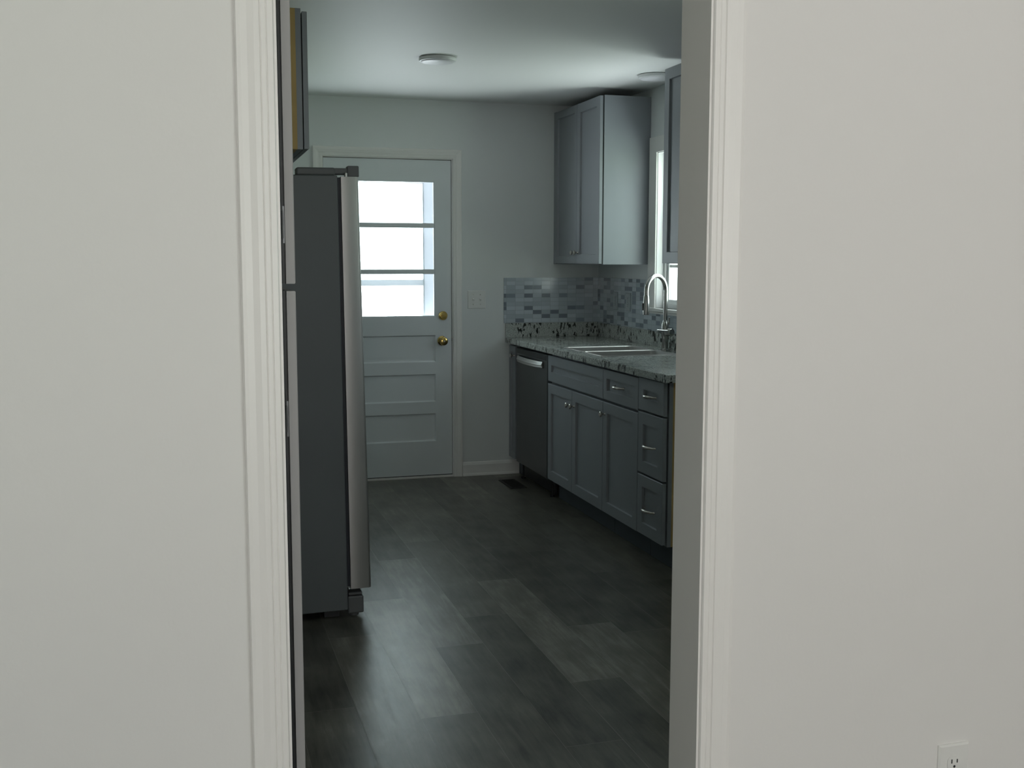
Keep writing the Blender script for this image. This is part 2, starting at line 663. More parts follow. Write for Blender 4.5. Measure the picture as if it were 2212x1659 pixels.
def plank_floor():
    bm = bmesh.new()
    col = bm.loops.layers.color.new('tone')
    W_, LEN = .181, 1.22
    known = {2: 4.559, 1: 4.991, 0: 5.117, -1: 4.575, -2: 4.114, -3: 3.812, -4: 4.43, -5: 2.797, -6: 3.358}
    # plank tones read from the photo: (column, far end of the plank) -> tone 0 dark .. 1 light
    tones = {(0, 5.117): .10, (0, 3.897): .62, (1, 4.991): .18, (-1, 4.575): .66, (-1, 3.355): .22, (-1, 5.795): .25,
             (-2, 4.114): .20, (-2, 5.334): .50, (-2, 2.894): .3, (-3, 5.032): .66, (-3, 3.812): .42, (-3, 6.252): .2,
             (-4, 4.43): .75, (-4, 5.65): .40, (-4, 3.21): .5, (-5, 4.017): .62, (-5, 5.237): .45, (-5, 2.797): .4,
             (-6, 4.578): .15, (-6, 3.358): .45, (2, 4.559): .25, (2, 5.779): .38, (3, 5.0): .35, (1, 3.771): .45}
    x_lo, x_hi, y_lo, y_hi = RL, RR, RB, F + .16
    rnd = random.Random(11)
    k0 = math.floor((x_lo - 1.393) / W_)
    k1 = math.ceil((x_hi - 1.393) / W_)
    g = .0004
    for k in range(k0, k1 + 1):
        xa, xb = max(x_lo, 1.393 + k * W_), min(x_hi, 1.393 + (k + 1) * W_)
        if xb <= xa:
            continue
        ph = known.get(k, rnd.random() * LEN)
        j = ph - math.ceil((ph - y_lo) / LEN) * LEN
        while j < y_hi:
            ya, yb = max(y_lo, j), min(y_hi, j + LEN)
            if yb > ya:
                t = None
                for (kk, yy), v in tones.items():
                    if kk == k and abs(yy - (j + LEN)) < .05:
                        t = v
                if t is None:
                    t = rnd.choice([.15, .3, .4, .5, .6])
                vv = [bm.verts.new((x, y, 0)) for x, y in ((xa + g, ya + g), (xb - g, ya + g), (xb - g, yb - g), (xa + g, yb - g))]
                f = bm.faces.new(vv)
                t = max(0.0, (t - .4) * 1.25 + .4)
                c = (t, rnd.random(), rnd.random(), 1)
                for lp in f.loops:
                    lp[col] = c
            j += LEN
    # dark joint bed and slab under the planks
    vv = {}
    tmp = bmesh.new()
    bmesh.ops.create_cube(tmp, size=1)
    for v in tmp.verts:
        v.co = Vector((x_lo - .16 + (v.co.x + .5) * (x_hi - x_lo + .32), y_lo - .16 + (v.co.y + .5) * (y_hi - y_lo + .16), -.12 + (v.co.z + .5) * .119))
    me = bpy.data.meshes.new('t')
    tmp.to_mesh(me)
    tmp.free()
    bm.from_mesh(me)
    me = bpy.data.meshes.new('floor')
    bm.to_mesh(me)
    bm.free()
    me.materials.append(M['floor'])
    o = bpy.data.objects.new('floor', me)
    C.objects.link(o)
    struct(o)


plank_floor()

# ------------------------------------------------------------------ trim
COLONIAL = [(0, 0), (0, .007), (.002, .010), (.010, .0105), (.0112, .009), (.0128, .0105), (.019, .011), (.0202, .0098),
            (.022, .0125), (.030, .0135), (.040, .0165), (.050, .0175), (.0555, .0165), (.0575, .012), (.0575, 0)]


def door_casing(name, x0, x1, ztop, y, prof=COLONIAL):
    path = [(x0, y, 0), (x0, y, ztop), (x1, y, ztop), (x1, y, 0)]
    outs = [(-1, 0, 0), (-1, 0, 1), (1, 0, 1), (1, 0, 0)]
    return struct(MB().sweep(path, outs, prof, (0, -1, 0)).build(name, M['trim']))


# doorway: jamb lining plus casing on both faces
j = MB()
j.box(OX0 - .012, OX0, N0 - .004, N1 + .004, 0, OZ).box(OX1, OX1 + .012, N0 - .004, N1 + .004, 0, OZ)
j.box(OX0 - .012, OX1 + .012, N0 - .004, N1 + .004, OZ, OZ + .012)
struct(j.build('trim_1', M['trim']))
door_casing('trim_2', OX0 - .004, OX1 + .004, OZ + .004, N0)
path = [(OX0 - .02, N1, 0), (OX0 - .02, N1, OZ + .02), (OX1 + .006, N1, OZ + .02), (OX1 + .006, N1, 0)]
struct(MB().sweep(path, [(-1, 0, 0), (-1, 0, 1), (1, 0, 1), (1, 0, 0)], COLONIAL, (0, 1, 0)).build('trim_3', M['trim']))

# outside door frame in the far wall
j = MB()
j.box(.835, .855, F - .002, F + .16, 0, 2.05).box(1.671, 1.691, F - .002, F + .16, 0, 2.05).box(.835, 1.691, F - .002, F + .16, 2.05, 2.068)
j.box(.855, .867, F + .055, F + .075, 0, 2.05).box(1.659, 1.671, F + .055, F + .075, 0, 2.05)
j.box(.855, 1.671, F + .0, F + .16, -.001, .012)
j.box(.855, 1.671, F + .055, F + .075, 2.030, 2.05)
struct(j.build('trim_4', M['trim']))
door_casing('trim_5', .850, 1.676, 2.055, F)

BASEPROF = [(0, 0), (0, .019), (.010, .018), (.018, .012), (.019, .012), (.072, .012), (.080, .009), (.088, .006), (.092, 0)]


def baseboard(name, p, q, nrm):
    mb = MB()
    mb.sweep([p, q], [(0, 0, 1), (0, 0, 1)], BASEPROF, nrm)
    struct(mb.build(name, M['trim']))


baseboard('baseboard_far', (1.7345, F, 0), (CF + .07, F, 0), (0, -1, 0))
baseboard('baseboard_far_left', (L, F, 0), (.792, F, 0), (0, -1, 0))
baseboard('baseboard_left', (L, N1 + .0, 0), (L, F, 0), (1, 0, 0))
baseboard('baseboard_right', (R, N1, 0), (R, 4.33, 0), (-1, 0, 0))
baseboard('baseboard_near_left', (RL, N0, 0), (OX0 - .063, N0, 0), (0, -1, 0))
baseboard('baseboard_near_right', (OX1 + .063, N0, 0), (RR, N0, 0), (0, -1, 0))
baseboard('baseboard_room_left', (RL, RB, 0), (RL, N0, 0), (1, 0, 0))
baseboard('baseboard_room_right', (RR, RB, 0), (RR, N0, 0), (-1, 0, 0))
baseboard('baseboard_back', (RL, RB, 0), (RR, RB, 0), (0, 1, 0))

# ------------------------------------------------------------------ outside door with three lights and three panels


def entry_door():
    x0, x1, z0, z1 = .858, 1.668, .018, 2.045
    y0, y1 = F + .008, F + .052
    gx0, gx1 = x0 + .107, x1 - .107
    mb = MB()
    # stiles
    mb.box(x0, gx0, y0, y1, z0, z1).box(gx1, x1, y0, y1, z0, z1)
    rails = [(z0, .240), (.423, .499), (.680, .759), (.933, 1.053), (1.912, z1)]
    for a, b in rails:
        mb.box(gx0, gx1, y0, y1, a, b)
    for a in (1.341, 1.634):
        mb.box(gx0, gx1, y0 + .003, y1 - .003, a - .009, a + .009)
    for a, b in ((.240, .423), (.499, .680), (.759, .933)):
        # recessed panel with a sloped sticking on both faces
        mb.rings(lambda p, q, d: (p, y0 + d, q), gx0, gx1, a, b, [(0, 0.0), (.008, .013)], .040)
    d = struct(mb.build('door_1', M['door']))
    g = MB()
    for a, b in ((1.053, 1.332), (1.350, 1.625), (1.643, 1.912)):
        g.box(gx0, gx1, y0 + .018, y0 + .022, a, b)
    g = g.build('glass_pane', M['glass'])
    g.parent = d
    bead = MB()
    for a, b in ((1.053, 1.332), (1.350, 1.625), (1.643, 1.912)):
        for s in ((gx0, gx0 + .007, a, b), (gx1 - .007, gx1, a, b), (gx0 + .007, gx1 - .007, a, a + .006), (gx0 + .007, gx1 - .007, b - .006, b)):
            bead.box(s[0], s[1], y0 + .004, y0 + .018, s[2], s[3])
    bead = bead.build('glazing_bead', M['door'])
    bead.parent = d
    # knob
    k = MB().lathe((1.604, y0, .896), (0, -1, 0), [(0, .031), (.004, .031), (.009, .026), (.012, .013), (.028, .0115), (.034, .018), (.042, .0255),
                                                  (.052, .0275), (.060, .025), (.064, .018), (.0645, .0)])
    k = k.build('door_knob', M['brass'], smooth=True)
    k.parent = d
    kk = MB().lathe((1.604, y0 - .0645, .896), (0, -1, 0), [(0, .006), (.003, .0055)]).box(1.6035, 1.6045, y0 - .069, y0 - .0675, .893, .899)
    kk = kk.build('key_button', M['nickel'], smooth=True)
    kk.parent = k
    b = MB().lathe((1.611, y0, 1.058), (0, -1, 0), [(0, .0295), (.006, .0295), (.013, .025), (.016, .0205), (.018, .0195), (.0185, 0)])
    b = b.build('deadbolt_rose', M['brass'], smooth=True)
    b.parent = d
    t = MB()
    tmp = bmesh.new()
    bmesh.ops.create_cube(tmp, size=1)
    for v in tmp.verts:
        v.co = Matrix.Rotation(math.radians(-8), 3, 'Y') @ Vector((v.co.x * .036, v.co.y * .014, v.co.z * .010)) + Vector((1.611, y0 - .025, 1.058))
    bmesh.ops.bevel(tmp, geom=tmp.edges[:], offset=.003, segments=2, affect='EDGES')
    t.merge(tmp)
    t = t.build('thumb_turn', M['brass'], smooth=True)
    t.parent = b
    s = MB().box(1.6685, 1.6715, y0 - .002, y0 + .02, .893, .915).build('latch', M['black'])
    s.parent = d
    # weather sweep
    w = MB().box(x0, x1, y0 + .004, y1 - .002, .0125, .018).build('door_sweep', M['black'])
    w.parent = d


entry_door()


def storm_door():
    x0, x1 = .857, 1.669
    y0, y1 = F + .118, F + .143
    mb = MB()
    mb.box(x0, x0 + .163, y0, y1, .02, 2.045).box(x1 - .163, x1, y0, y1, .02, 2.045)
    mb.box(x0 + .163, x1 - .163, y0, y1, 1.905, 2.045).box(x0 + .163, x1 - .163, y0, y1, 1.250, 1.288).box(x0 + .163, x1 - .163, y0, y1, .02, .55)
    mb.box(x0 + .155, x0 + .163, y0 - .004, y0, .55, 1.93).box(x1 - .163, x1 - .155, y0 - .004, y0, .55, 1.93)
    d = struct(mb.build('door_2', M['storm']))
    g = MB().box(x0 + .163, x1 - .163, y0 + .010, y0 + .013, .55, 1.250).box(x0 + .163, x1 - .163, y0 + .010, y0 + .013, 1.288, 1.905).build('glass_pane', M['glass'])
    g.parent = d


storm_door()

# split door leaves, opened back into the kitchen: their hinge edges show beside the doorway


def split_leaf(name, z0, z1, hinges):
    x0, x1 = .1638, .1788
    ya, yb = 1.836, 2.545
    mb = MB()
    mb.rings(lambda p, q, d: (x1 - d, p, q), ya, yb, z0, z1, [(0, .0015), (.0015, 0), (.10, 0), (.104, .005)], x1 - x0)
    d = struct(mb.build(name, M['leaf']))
    shade = MB().box(.1585, .1636, 1.842, 1.850, z0, z1).build('gap_shade_strip', M['black'])  # added black strip, stands in for the shade in the hinge gap
    shade.parent = d
    for z in hinges:
        h = MB()
        h.tube([(.1600, 1.839, z - .022), (.1600, 1.839, z + .022)], .0016, 10)
        h.box(.1605, .1637, 1.8400, 1.8415, z - .03, z + .03)
        h = h.build('hinge', M['dsteel'], smooth=True)
        h.parent = d
    return d


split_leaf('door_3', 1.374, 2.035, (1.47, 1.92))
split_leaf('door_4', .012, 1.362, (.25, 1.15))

# ------------------------------------------------------------------ windows
FLATCASE = [(0, 0), (0, .010), (.002, .012), (.060, .015), (.088, .017), (.090, .015), (.090, 0)]


def kitchen_window(name, ya, yb, za, zb, muntins=True):
    """in the right wall (room side towards -X)"""
    mb = MB()
    xa, xb = R + .045, R + .125
    fw = .024
    mb.box(xa, xb, ya, ya + fw, za, zb).box(xa, xb, yb - fw, yb, za, zb).box(xa, xb, ya + fw, yb - fw, za, za + fw).box(xa, xb, ya + fw, yb - fw, zb - fw, zb)
    # jamb returns
    mb.box(R - .001, xa, ya, ya + .004, za, zb).box(R - .001, xa, yb - .004, yb, za, zb).box(R - .001, xa, ya, yb, zb - .004, zb)
    root = struct(mb.build(name, M['vinyl']))
    ia, ib, ja, jb = ya + fw, yb - fw, za + fw, zb - fw
    mid = (ja + jb) / 2
    for nm, z0, z1, x0 in (('lower_sash', ja, mid + .015, xa + .012), ('upper_sash', mid - .015, jb, xa + .042)):
        s = MB()
        sw = .026
        x1 = x0 + .026
        s.box(x0, x1, ia, ia + sw, z0, z1, .002).box(x0, x1, ib - sw, ib, z0, z1, .002).box(x0, x1, ia + sw, ib - sw, z0, z0 + sw, .002).box(x0, x1, ia + sw, ib - sw, z1 - sw, z1, .002)
        if muntins:
            zc = (z0 + z1) / 2
            s.box(x0 + .008, x0 + .018, ia + sw, ib - sw, zc - .008, zc + .008)
            wv = (ib - ia - 2 * sw) / 3
            for q in (1, 2):
                s.box(x0 + .0085, x0 + .0175, ia + sw + wv * q - .008, ia + sw + wv * q + .008, z0 + sw, z1 - sw)
        s = s.build(nm, M['vinyl'])
        s.parent = root
        g = MB().box(x0 + .011, x0 + .015, ia + sw, ib - sw, z0 + sw, z1 - sw).build('pane', M['glass'])
        g.parent = s
    c = MB()
    c.sweep([(R, yb, za), (R, yb, zb), (R, ya, zb), (R, ya, za)], [(0, 1, 0), (0, 1, 1), (0, -1, 1), (0, -1, 0)], FLATCASE, (-1, 0, 0))
    c = c.build('window_casing', M['trim'])
    c.parent = root
    e = MB().box(xb, R + .172, ya, ya + .006, za, zb).box(xb, R + .172, yb - .006, yb, za, zb).box(xb, R + .172, ya, yb, zb - .006, zb)
    e.box(xb, R + .190, ya, yb, za - .004, za + .006)
    e = e.build('exterior_reveal', M['extpaint'])
    e.parent = root
    s = MB().box(R - .030, xa, ya - .088, yb + .105, za - .020, za, .004)
    s.box(R - .012, R, ya - .085, yb + .085, za - .034, za - .020)
    s = s.build('window_sill', M['trim'])
    s.parent = root
    return root


kitchen_window('window_1', WY0, WY1, WZ0, WZ1)
kitchen_window('window_2', VY0, VY1, VZ0, VZ1)  # added out of view, lets more light onto the near floor


def room_window(name, a, b, za, zb):
    y0, y1 = RB - .13, RB - .05
    fw = .035
    mb = MB()
    mb.box(a, a + fw, y0, y1, za, zb).box(b - fw, b, y0, y1, za, zb).box(a + fw, b - fw, y0, y1, za, za + fw).box(a + fw, b - fw, y0, y1, zb - fw, zb)
    m_ = (za + zb) / 2
    mb.box(a + fw, b - fw, y0 + .02, y1 - .02, m_ - .02, m_ + .02)
    root = struct(mb.build(name, M['vinyl']))
    g = MB().box(a + fw, b - fw, y0 + .038, y0 + .042, za + fw, m_ - .02).box(a + fw, b - fw, y0 + .038, y0 + .042, m_ + .02, zb - fw).build('pane', M['glass'])
    g.parent = root
    c = MB().sweep([(a, RB, za), (a, RB, zb), (b, RB, zb), (b, RB, za)], [(-1, 0, 0), (-1, 0, 1), (1, 0, 1), (1, 0, 0)], FLATCASE, (0, 1, 0)).build('window_casing', M['trim'])
    c.parent = root
    s = MB().box(a - .1, b + .1, RB - .05, RB + .04, za - .025, za, .004).build('window_sill', M['trim'])
    s.parent = root


for i, (a, b) in enumerate(NW):
    room_window('window_%d' % (3 + i), a, b, NWZ0, NWZ1)

# ------------------------------------------------------------------ outdoors
nh = MB()
for i in range(24):
    z = -.3 + i * .15
    nh.bm.faces.new([nh.bm.verts.new(p) for p in ((9.0, 14, z), (9.0, 26, z), (9.03, 26, z + .15), (9.03, 14, z + .15))])
    nh.bm.faces.new([nh.bm.verts.new(p) for p in ((9.0, 14, z), (9.03, 14, z), (9.03, 26, z), (9.0, 26, z))])
nh.box(9.03, 15, 14, 26, -.4, 3.3)
t = thing('neighbouring_house', (9, 20, -.35), 'pale blue-green clapboard house seen through the window over the sink', 'house')
part(nh, 'clapboard_wall', M['siding'], t)
rf = MB()
rf.bm.faces.new([rf.bm.verts.new(p) for p in ((8.7, 13.7, 3.2), (8.7, 26.3, 3.2), (12, 26.3, 4.6), (12, 13.7, 4.6))])
rf.bm.faces.new([rf.bm.verts.new(p) for p in ((8.7, 13.7, 3.3), (8.7, 26.3, 3.3), (12, 26.3, 4.7), (12, 13.7, 4.7))])
rf.bm.faces.new([rf.bm.verts.new(p) for p in ((8.7, 13.7, 3.2), (8.7, 26.3, 3.2), (8.7, 26.3, 3.3), (8.7, 13.7, 3.3))])
part(rf, 'roof', M['kick'], t)

# ------------------------------------------------------------------ cabinets
SHAKER = [(0, .0015), (.0015, 0), (.055, 0), (.0575, .008)]
FLATF = [(0, .0015), (.0015, 0)]


def fx(face, sign):
    """front-plane mapping: a along Y, b up, depth into the cabinet; sign -1 faces -X"""
    return lambda a, b, d: (face - sign * d, a, b)


def shaker(face, sign, a0, a1, b0, b1, parent, name='door', t=.019, stile=.055, m=None):
    mb = MB()
    r = [(0, .0015), (.0015, 0), (stile, 0), (stile + .003, .0105)]
    mb.rings(fx(face, sign), a0, a1, b0, b1, r, t)
    return part(mb, name, m or M['cab'], parent)


def knob(face, sign, a, b, parent):
    mb = MB().lathe((face, a, b), (sign, 0, 0), [(0, .007), (.003, .0055), (.012, .005), (.016, .010), (.020, .0145), (.026, .0145), (.029, .011), (.0295, 0)], 20)
    return part(mb, 'knob', M['nickel'], parent, True)


def pull(face, sign, a, b, parent, w=.112):
    """arched bar pull"""
    pts, rs = [], []
    for i in range(17):
        t = i / 16
        y = a - w / 2 + w * t
        bow = math.sin(math.pi * t) ** .55
        pts.append((face + sign * (.001 + .028 * bow), y, b))
        rs.append(.0048 + .0034 * math.sin(math.pi * t))
    mb = MB().tube(pts, rs, 12)
    for s in (-1, 1):
        mb.lathe((face, a + s * w / 2, b), (sign, 0, 0), [(0, .0065), (.004, .006), (.007, .004)], 14)
    return part(mb, 'pull', M['nickel'], parent, True)


GAP = .0016
BACK = R - .002
BZ0, BZ1 = .115, .877          # base cabinet carcase
DOORB, DOORT = .122, .694


def carcase(x0, x1, y0, y1, z0, z1, parent, name='carcase', m=None):
    return part(MB().box(x0, x1, y0 + .0005, y1 - .0005, z0, z1), name, m or M['cab'], parent)


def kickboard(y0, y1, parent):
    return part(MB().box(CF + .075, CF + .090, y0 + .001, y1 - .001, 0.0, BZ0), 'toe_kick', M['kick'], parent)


fr = CF + .026   # face frame front; doors are overlaid in front of it

# corner cabinet against the far wall
t = thing('base_cabinet', (2.35, 6.85, 0), 'very narrow grey base cabinet squeezed between the dishwasher and the far wall', 'cabinet', 'base cabinets along the window wall')
carcase(fr, BACK, 6.770, F - .001, BZ0, BZ1, t)
kickboard(6.770, F - .001, t)
dr = shaker(CF, -1, 6.776, F - .012, DOORB, .862, t, stile=.040)
knob(CF, -1, 6.800, .80, dr)

# dishwasher
t = thing('dishwasher', (2.35, 6.44, 0), 'dark stainless dishwasher with a bright pocket handle under the granite counter', 'dishwasher')
part(MB().box(CF + .03, R - .08, 6.128, 6.764, .10, .868), 'tub', M['black'], t)
dw = MB()
dw.rings(fx(CF + .003, -1), 6.133, 6.759, .112, .858, [(0, .004), (.004, 0)], .026)
dwd = part(dw, 'door', M['dsteel'], t)
part(MB().box(CF + .0015, CF + .004, 6.150, 6.742, .822, .852), 'control_strip', M['black'], dwd)
hp = []
for i in range(13):
    q = i / 12
    hp.append((CF - .006 - .028 * math.sin(math.pi * q) ** .5, 6.205 + .50 * q, .792))
hh = MB()
for s in (-.014, -.007, 0, .007, .014):
    hh.tube([(p[0] + abs(s) * .35, p[1], p[2] + s) for p in hp], .0065, 10)
part(hh, 'handle', M['steel'], dwd, True)
part(MB().box(CF + .060, CF + .070, 6.134, 6.758, .012, .10), 'kick_plate', M['black'], t)
for yy in (6.15, 6.735):
    part(MB().lathe((CF + .045, yy, 0), (0, 0, 1), [(0, .016), (.008, .016), (.010, .006), (.10, .006)], 14), 'leg', M['black'], t)

# sink base
t = thing('base_cabinet', (2.35, 5.67, 0), 'grey sink base cabinet with two doors below a plain false drawer front', 'cabinet', 'base cabinets along the window wall')
sc0, sc1 = 5.224, 6.112
# open-topped carcase so the sink bowls hang inside
cb = MB().box(fr, BACK, sc0 + .0005, sc0 + .018, BZ0, BZ1).box(fr, BACK, sc1 - .018, sc1 - .0005, BZ0, BZ1)
cb.box(fr, BACK, sc0 + .018, sc1 - .018, BZ0, BZ0 + .018).box(BACK - .008, BACK, sc0 + .018, sc1 - .018, BZ0 + .018, BZ1)
cb.box(fr, fr + .019, sc0 + .018, sc1 - .018, BZ0 + .018, BZ1)
part(cb, 'carcase', M['cab'], t)
kickboard(sc0, sc1, t)
shaker(CF, -1, sc0 + GAP, sc1 - .004, .708, .860, t, 'false_front')
mid = 5.690
d1 = shaker(CF, -1, mid + GAP, sc1 - .004, DOORB, DOORT, t)
d2 = shaker(CF, -1, sc0 + GAP, mid - GAP, DOORB, DOORT, t)
knob(CF, -1, mid + .032, .612, d1)
knob(CF, -1, mid - .032, .612, d2)

# drawer over door
t = thing('base_cabinet', (2.35, 4.99, 0), 'grey base cabinet with a single drawer above a single door', 'cabinet', 'base cabinets along the window wall')
a0, a1 = 4.767, 5.222
carcase(fr, BACK, a0, a1, BZ0, BZ1, t)
kickboard(a0, a1, t)
d = shaker(CF, -1, a0 + GAP, a1 - GAP, .708, .862, t, 'drawer', stile=.045)
pull(CF, -1, 4.998, .790, d)
d = shaker(CF, -1, a0 + GAP, a1 - GAP, DOORB, DOORT, t)
knob(CF, -1, a1 - .026, .632, d)

# three drawers
t = thing('base_cabinet', (2.35, 4.56, 0), 'grey three-drawer base cabinet at the end of the run, raw plywood side', 'cabinet', 'base cabinets along the window wall')
a0, a1 = 4.475, 4.765
carcase(fr + .019, BACK, a0, a1, BZ0, BZ1, t, m=M['ply'])
part(MB().box(fr, fr + .019, a0 + .0005, a1 - .0005, BZ0, BZ1), 'face_frame', M['cab'], t)
kickboard(a0, a1, t)
o0 = a0 + .006
for z0, z1, zp in ((.716, .868, .791), (.418, .706, .556), (.124, .408, .256)):
    d = shaker(CF, -1, o0, a1 - GAP, z0, z1, t, 'drawer')
    pull(CF, -1, 4.618, zp, d)

# wall cabinet beside the window (far)
WZB, WZT = 1.390, 2.370
t = thing('wall_cabinet', (2.52, 6.5, WZB), 'tall grey two-door wall cabinet hung in the far corner above the tiles', 'cabinet', 'grey wall cabinets')
y0, y1 = 6.094, F - .002
part(MB().box(UF + .028, BACK, y0, y1, WZB, WZT), 'carcase', M['cab'], t)
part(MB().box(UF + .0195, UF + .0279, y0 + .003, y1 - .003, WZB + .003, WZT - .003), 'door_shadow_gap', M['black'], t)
dm = 6.482
d1 = shaker(UF, -1, dm + GAP, y1 - .035, WZB + .004, WZT - .004, t, stile=.045)
d2 = shaker(UF, -1, y0 + .0005, dm - GAP, WZB + .004, WZT - .004, t)
knob(UF, -1, dm + .028, 1.462, d1)
knob(UF, -1, dm - .028, 1.462, d2)
part(MB().box(UF + .003, UF + .0195, y1 - .033, y1, WZB, WZT), 'filler_strip', M['cab'], t)

# wall cabinet on the near side of the window
t = thing('wall_cabinet', (2.52, 4.82, WZB), 'grey wall cabinet half hidden behind the doorway jamb, beside the window', 'cabinet', 'grey wall cabinets')
y0, y1 = 4.440, 5.198
part(MB().box(UF + .028, BACK, y0, y1, WZB + .008, WZT), 'carcase', M['cab'], t)
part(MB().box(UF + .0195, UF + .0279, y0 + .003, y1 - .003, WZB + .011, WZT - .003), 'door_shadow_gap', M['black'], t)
dm = (y0 + y1) / 2
d1 = shaker(UF, -1, dm + GAP, y1 - .0005, WZB + .010, WZT - .002, t)
d2 = shaker(UF, -1, y0 + .0005, dm - GAP, WZB + .010, WZT - .002, t)
knob(UF, -1, dm + .028, 1.48, d1)
knob(UF, -1, dm - .028, 1.48, d2)

# cabinet over the refrigerator, facing +X
t = thing('wall_cabinet', (.15, 4.75, 1.83), 'short grey wall cabinet over the refrigerator with an unfinished plywood side', 'cabinet', 'grey wall cabinets')
y0, y1, zb, zt = 4.300, 5.21, 1.832, 2.352
part(MB().box(L + .002, .437, y0 + .0005, y1 - .0005, zb, zt), 'carcase', M['ply'], t)
part(MB().box(.437, .4575, y0, y1, zb, zt), 'face_frame', M['cab'], t)
dm = (y0 + y1) / 2
for q0, q1, kq in ((y0 + .002, dm - GAP, dm - .03), (dm + GAP, y1 - .002, dm + .03)):
    d = shaker(.4815, 1, q0, q1, zb + .002, zt - .010, t)
    knob(.4815, 1, kq, zb + .08, d)
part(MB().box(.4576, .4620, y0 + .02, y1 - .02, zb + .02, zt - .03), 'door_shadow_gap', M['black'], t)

# ------------------------------------------------------------------ worktop, splash, sink
SX0, SX1, SY0, SY1 = 2.110, 2.535, 5.372, 5.985
t = thing('countertop', (2.35, 5.65, .877), 'speckled grey granite countertop with a short granite upstand, around the sink', 'countertop')
ZT = .912
cn = 4.400
mb = MB()
zc = .8775


def cbox(x0, x1, y0, y1):
    mb.box(x0, x1, y0, y1, zc, ZT)


# slab with a sink cut-out; chamfered front edge
mb.rings(lambda p, q, d: (p, q, ZT - d), CT, SX0, cn, F - .001, [(0, .003), (.003, 0)], ZT - zc)
cbox(SX0, SX1, cn, SY0)
cbox(SX0, SX1, SY1, F - .001)
cbox(SX1, R - .001, cn, F - .001)
part(mb, 'worktop', M['granite'], t)
part(MB().box(R - .021, R - .001, cn, F - .022, ZT, 1.000, .0015), 'upstand', M['granite'], t)
part(MB().box(CT + .001, R - .001, F - .0215, F - .001, ZT, 1.003, .0015), 'upstand', M['granite'], t)

t = thing('sink', (2.32, 5.67, .70), 'double-bowl stainless steel sink set into the granite countertop', 'sink')
dv = 5.690


def bowl(y0, y1):
    b = MB()
    x0, x1 = SX0 + .002, SX1 - .002
    zb_, zt_ = .690, ZT + .0025
    rim = [(x0 - .010, y0 - .004), (x1 + .010, y0 - .004), (x1 + .010, y1 + .004), (x0 - .010, y1 + .004)]

    def rr(ins, z, rad):
        pts = []
        X0, X1, Y0, Y1 = x0 + ins, x1 - ins, y0 + ins, y1 - ins
        for cx, cy, s in ((X1 - rad, Y1 - rad, 0), (X0 + rad, Y1 - rad, 1), (X0 + rad, Y0 + rad, 2), (X1 - rad, Y0 + rad, 3)):
            for k in range(6):
                a = math.pi / 2 * s + math.pi / 2 * k / 5
                pts.append(b.bm.verts.new((cx + rad * math.cos(a), cy + rad * math.sin(a), z)))
        return pts
    ls = [rr(-.013, zt_ - .0015, .03), rr(-.012, zt_, .03), rr(-.002, zt_, .03), rr(.001, zt_ - .004, .03), rr(.003, zb_ + .02, .03), rr(.010, zb_ + .004, .03), rr(.022, zb_, .03), rr(.15, zb_ - .003, .02),
          ]
    for p, q in zip(ls, ls[1:]):
        n = len(p)
        for k in range(n):
            b.bm.faces.new((p[k], p[(k + 1) % n], q[(k + 1) % n], q[k]))
    b.bm.faces.new(ls[-1])
    return b


for y0, y1 in ((SY0 + .002, dv - .0125), (dv + .0125, SY1 - .002)):
    part(bowl(y0, y1), 'bowl', M['steel'], t, True)
    yc = (y0 + y1) / 2
    part(MB().lathe((2.322, yc, .684), (0, 0, 1), [(0, .045), (.005, .045), (.0055, .036), (.003, .030), (.002, 0)], 24), 'drain', M['chrome'], t, True)
part(MB().box(SX0 + .02, SX1 - .02, dv - .0105, dv + .0105, .80, ZT - .001, .002), 'divider', M['steel'], t)

# ------------------------------------------------------------------ faucet
fxp, fyp = 2.578, 5.625
t = thing('faucet', (fxp, fyp, ZT), 'tall gooseneck pull-down faucet in brushed steel behind the sink', 'faucet')
part(MB().lathe((fxp, fyp, ZT), (0, 0, 1), [(0, .028), (.006, .028), (.010, .020), (.012, .018), (.075, .018), (.080, .0215), (.150, .0215), (.158, .0165), (.17, .0135)]), 'base', M['chrome'], t, True)
sd = Vector((-.150, -.075, 0))
dia = sd.length
sd.normalize()
rad = dia / 2
pts = [Vector((fxp, fyp, ZT + .165)), Vector((fxp, fyp, ZT + .26)), Vector((fxp, fyp, ZT + .335))]
for k in range(1, 17):
    a = math.pi * k / 16
    pts.append(Vector((fxp, fyp, ZT + .335)) + sd * (rad - rad * math.cos(a)) + Vector((0, 0, rad * math.sin(a))))
e = pts[-1]
pts.append(e + Vector((0, 0, -.02)))
part(MB().tube(pts, .0125, 20), 'spout', M['chrome'], t, True)
e = pts[-1]
part(MB().lathe(e, (0, 0, -1), [(0, .0125), (.01, .0150), (.05, .0175), (.085, .0185), (.106, .0185), (.109, .014)]), 'spray_head', M['chrome'], t, True)
part(MB().box(e.x - .0225, e.x - .015, e.y - .005, e.y + .005, e.z - .085, e.z - .045, .002), 'spray_button', M['black'], t)
hz = ZT + .105
valve = part(MB().lathe((fxp, fyp, hz), (.35, -1, 0), [(.015, .0215), (.052, .0215), (.055, .019), (.056, 0)]), 'valve', M['chrome'], t, True)
vd = Vector((.35, -1, 0)).normalized()
vc = Vector((fxp, fyp, hz)) + vd * .042
part(MB().tube([vc + Vector((-.012, 0, .006)), vc + Vector((-.082, -.004, .014))], [.0055, .005], 12), 'lever', M['chrome'], valve, True)
part(MB().box(fxp + .020, fxp + .027, fyp - .006, fyp + .006, ZT + .145, ZT + .185, .002), 'hose_clip', M['chrome'], t)

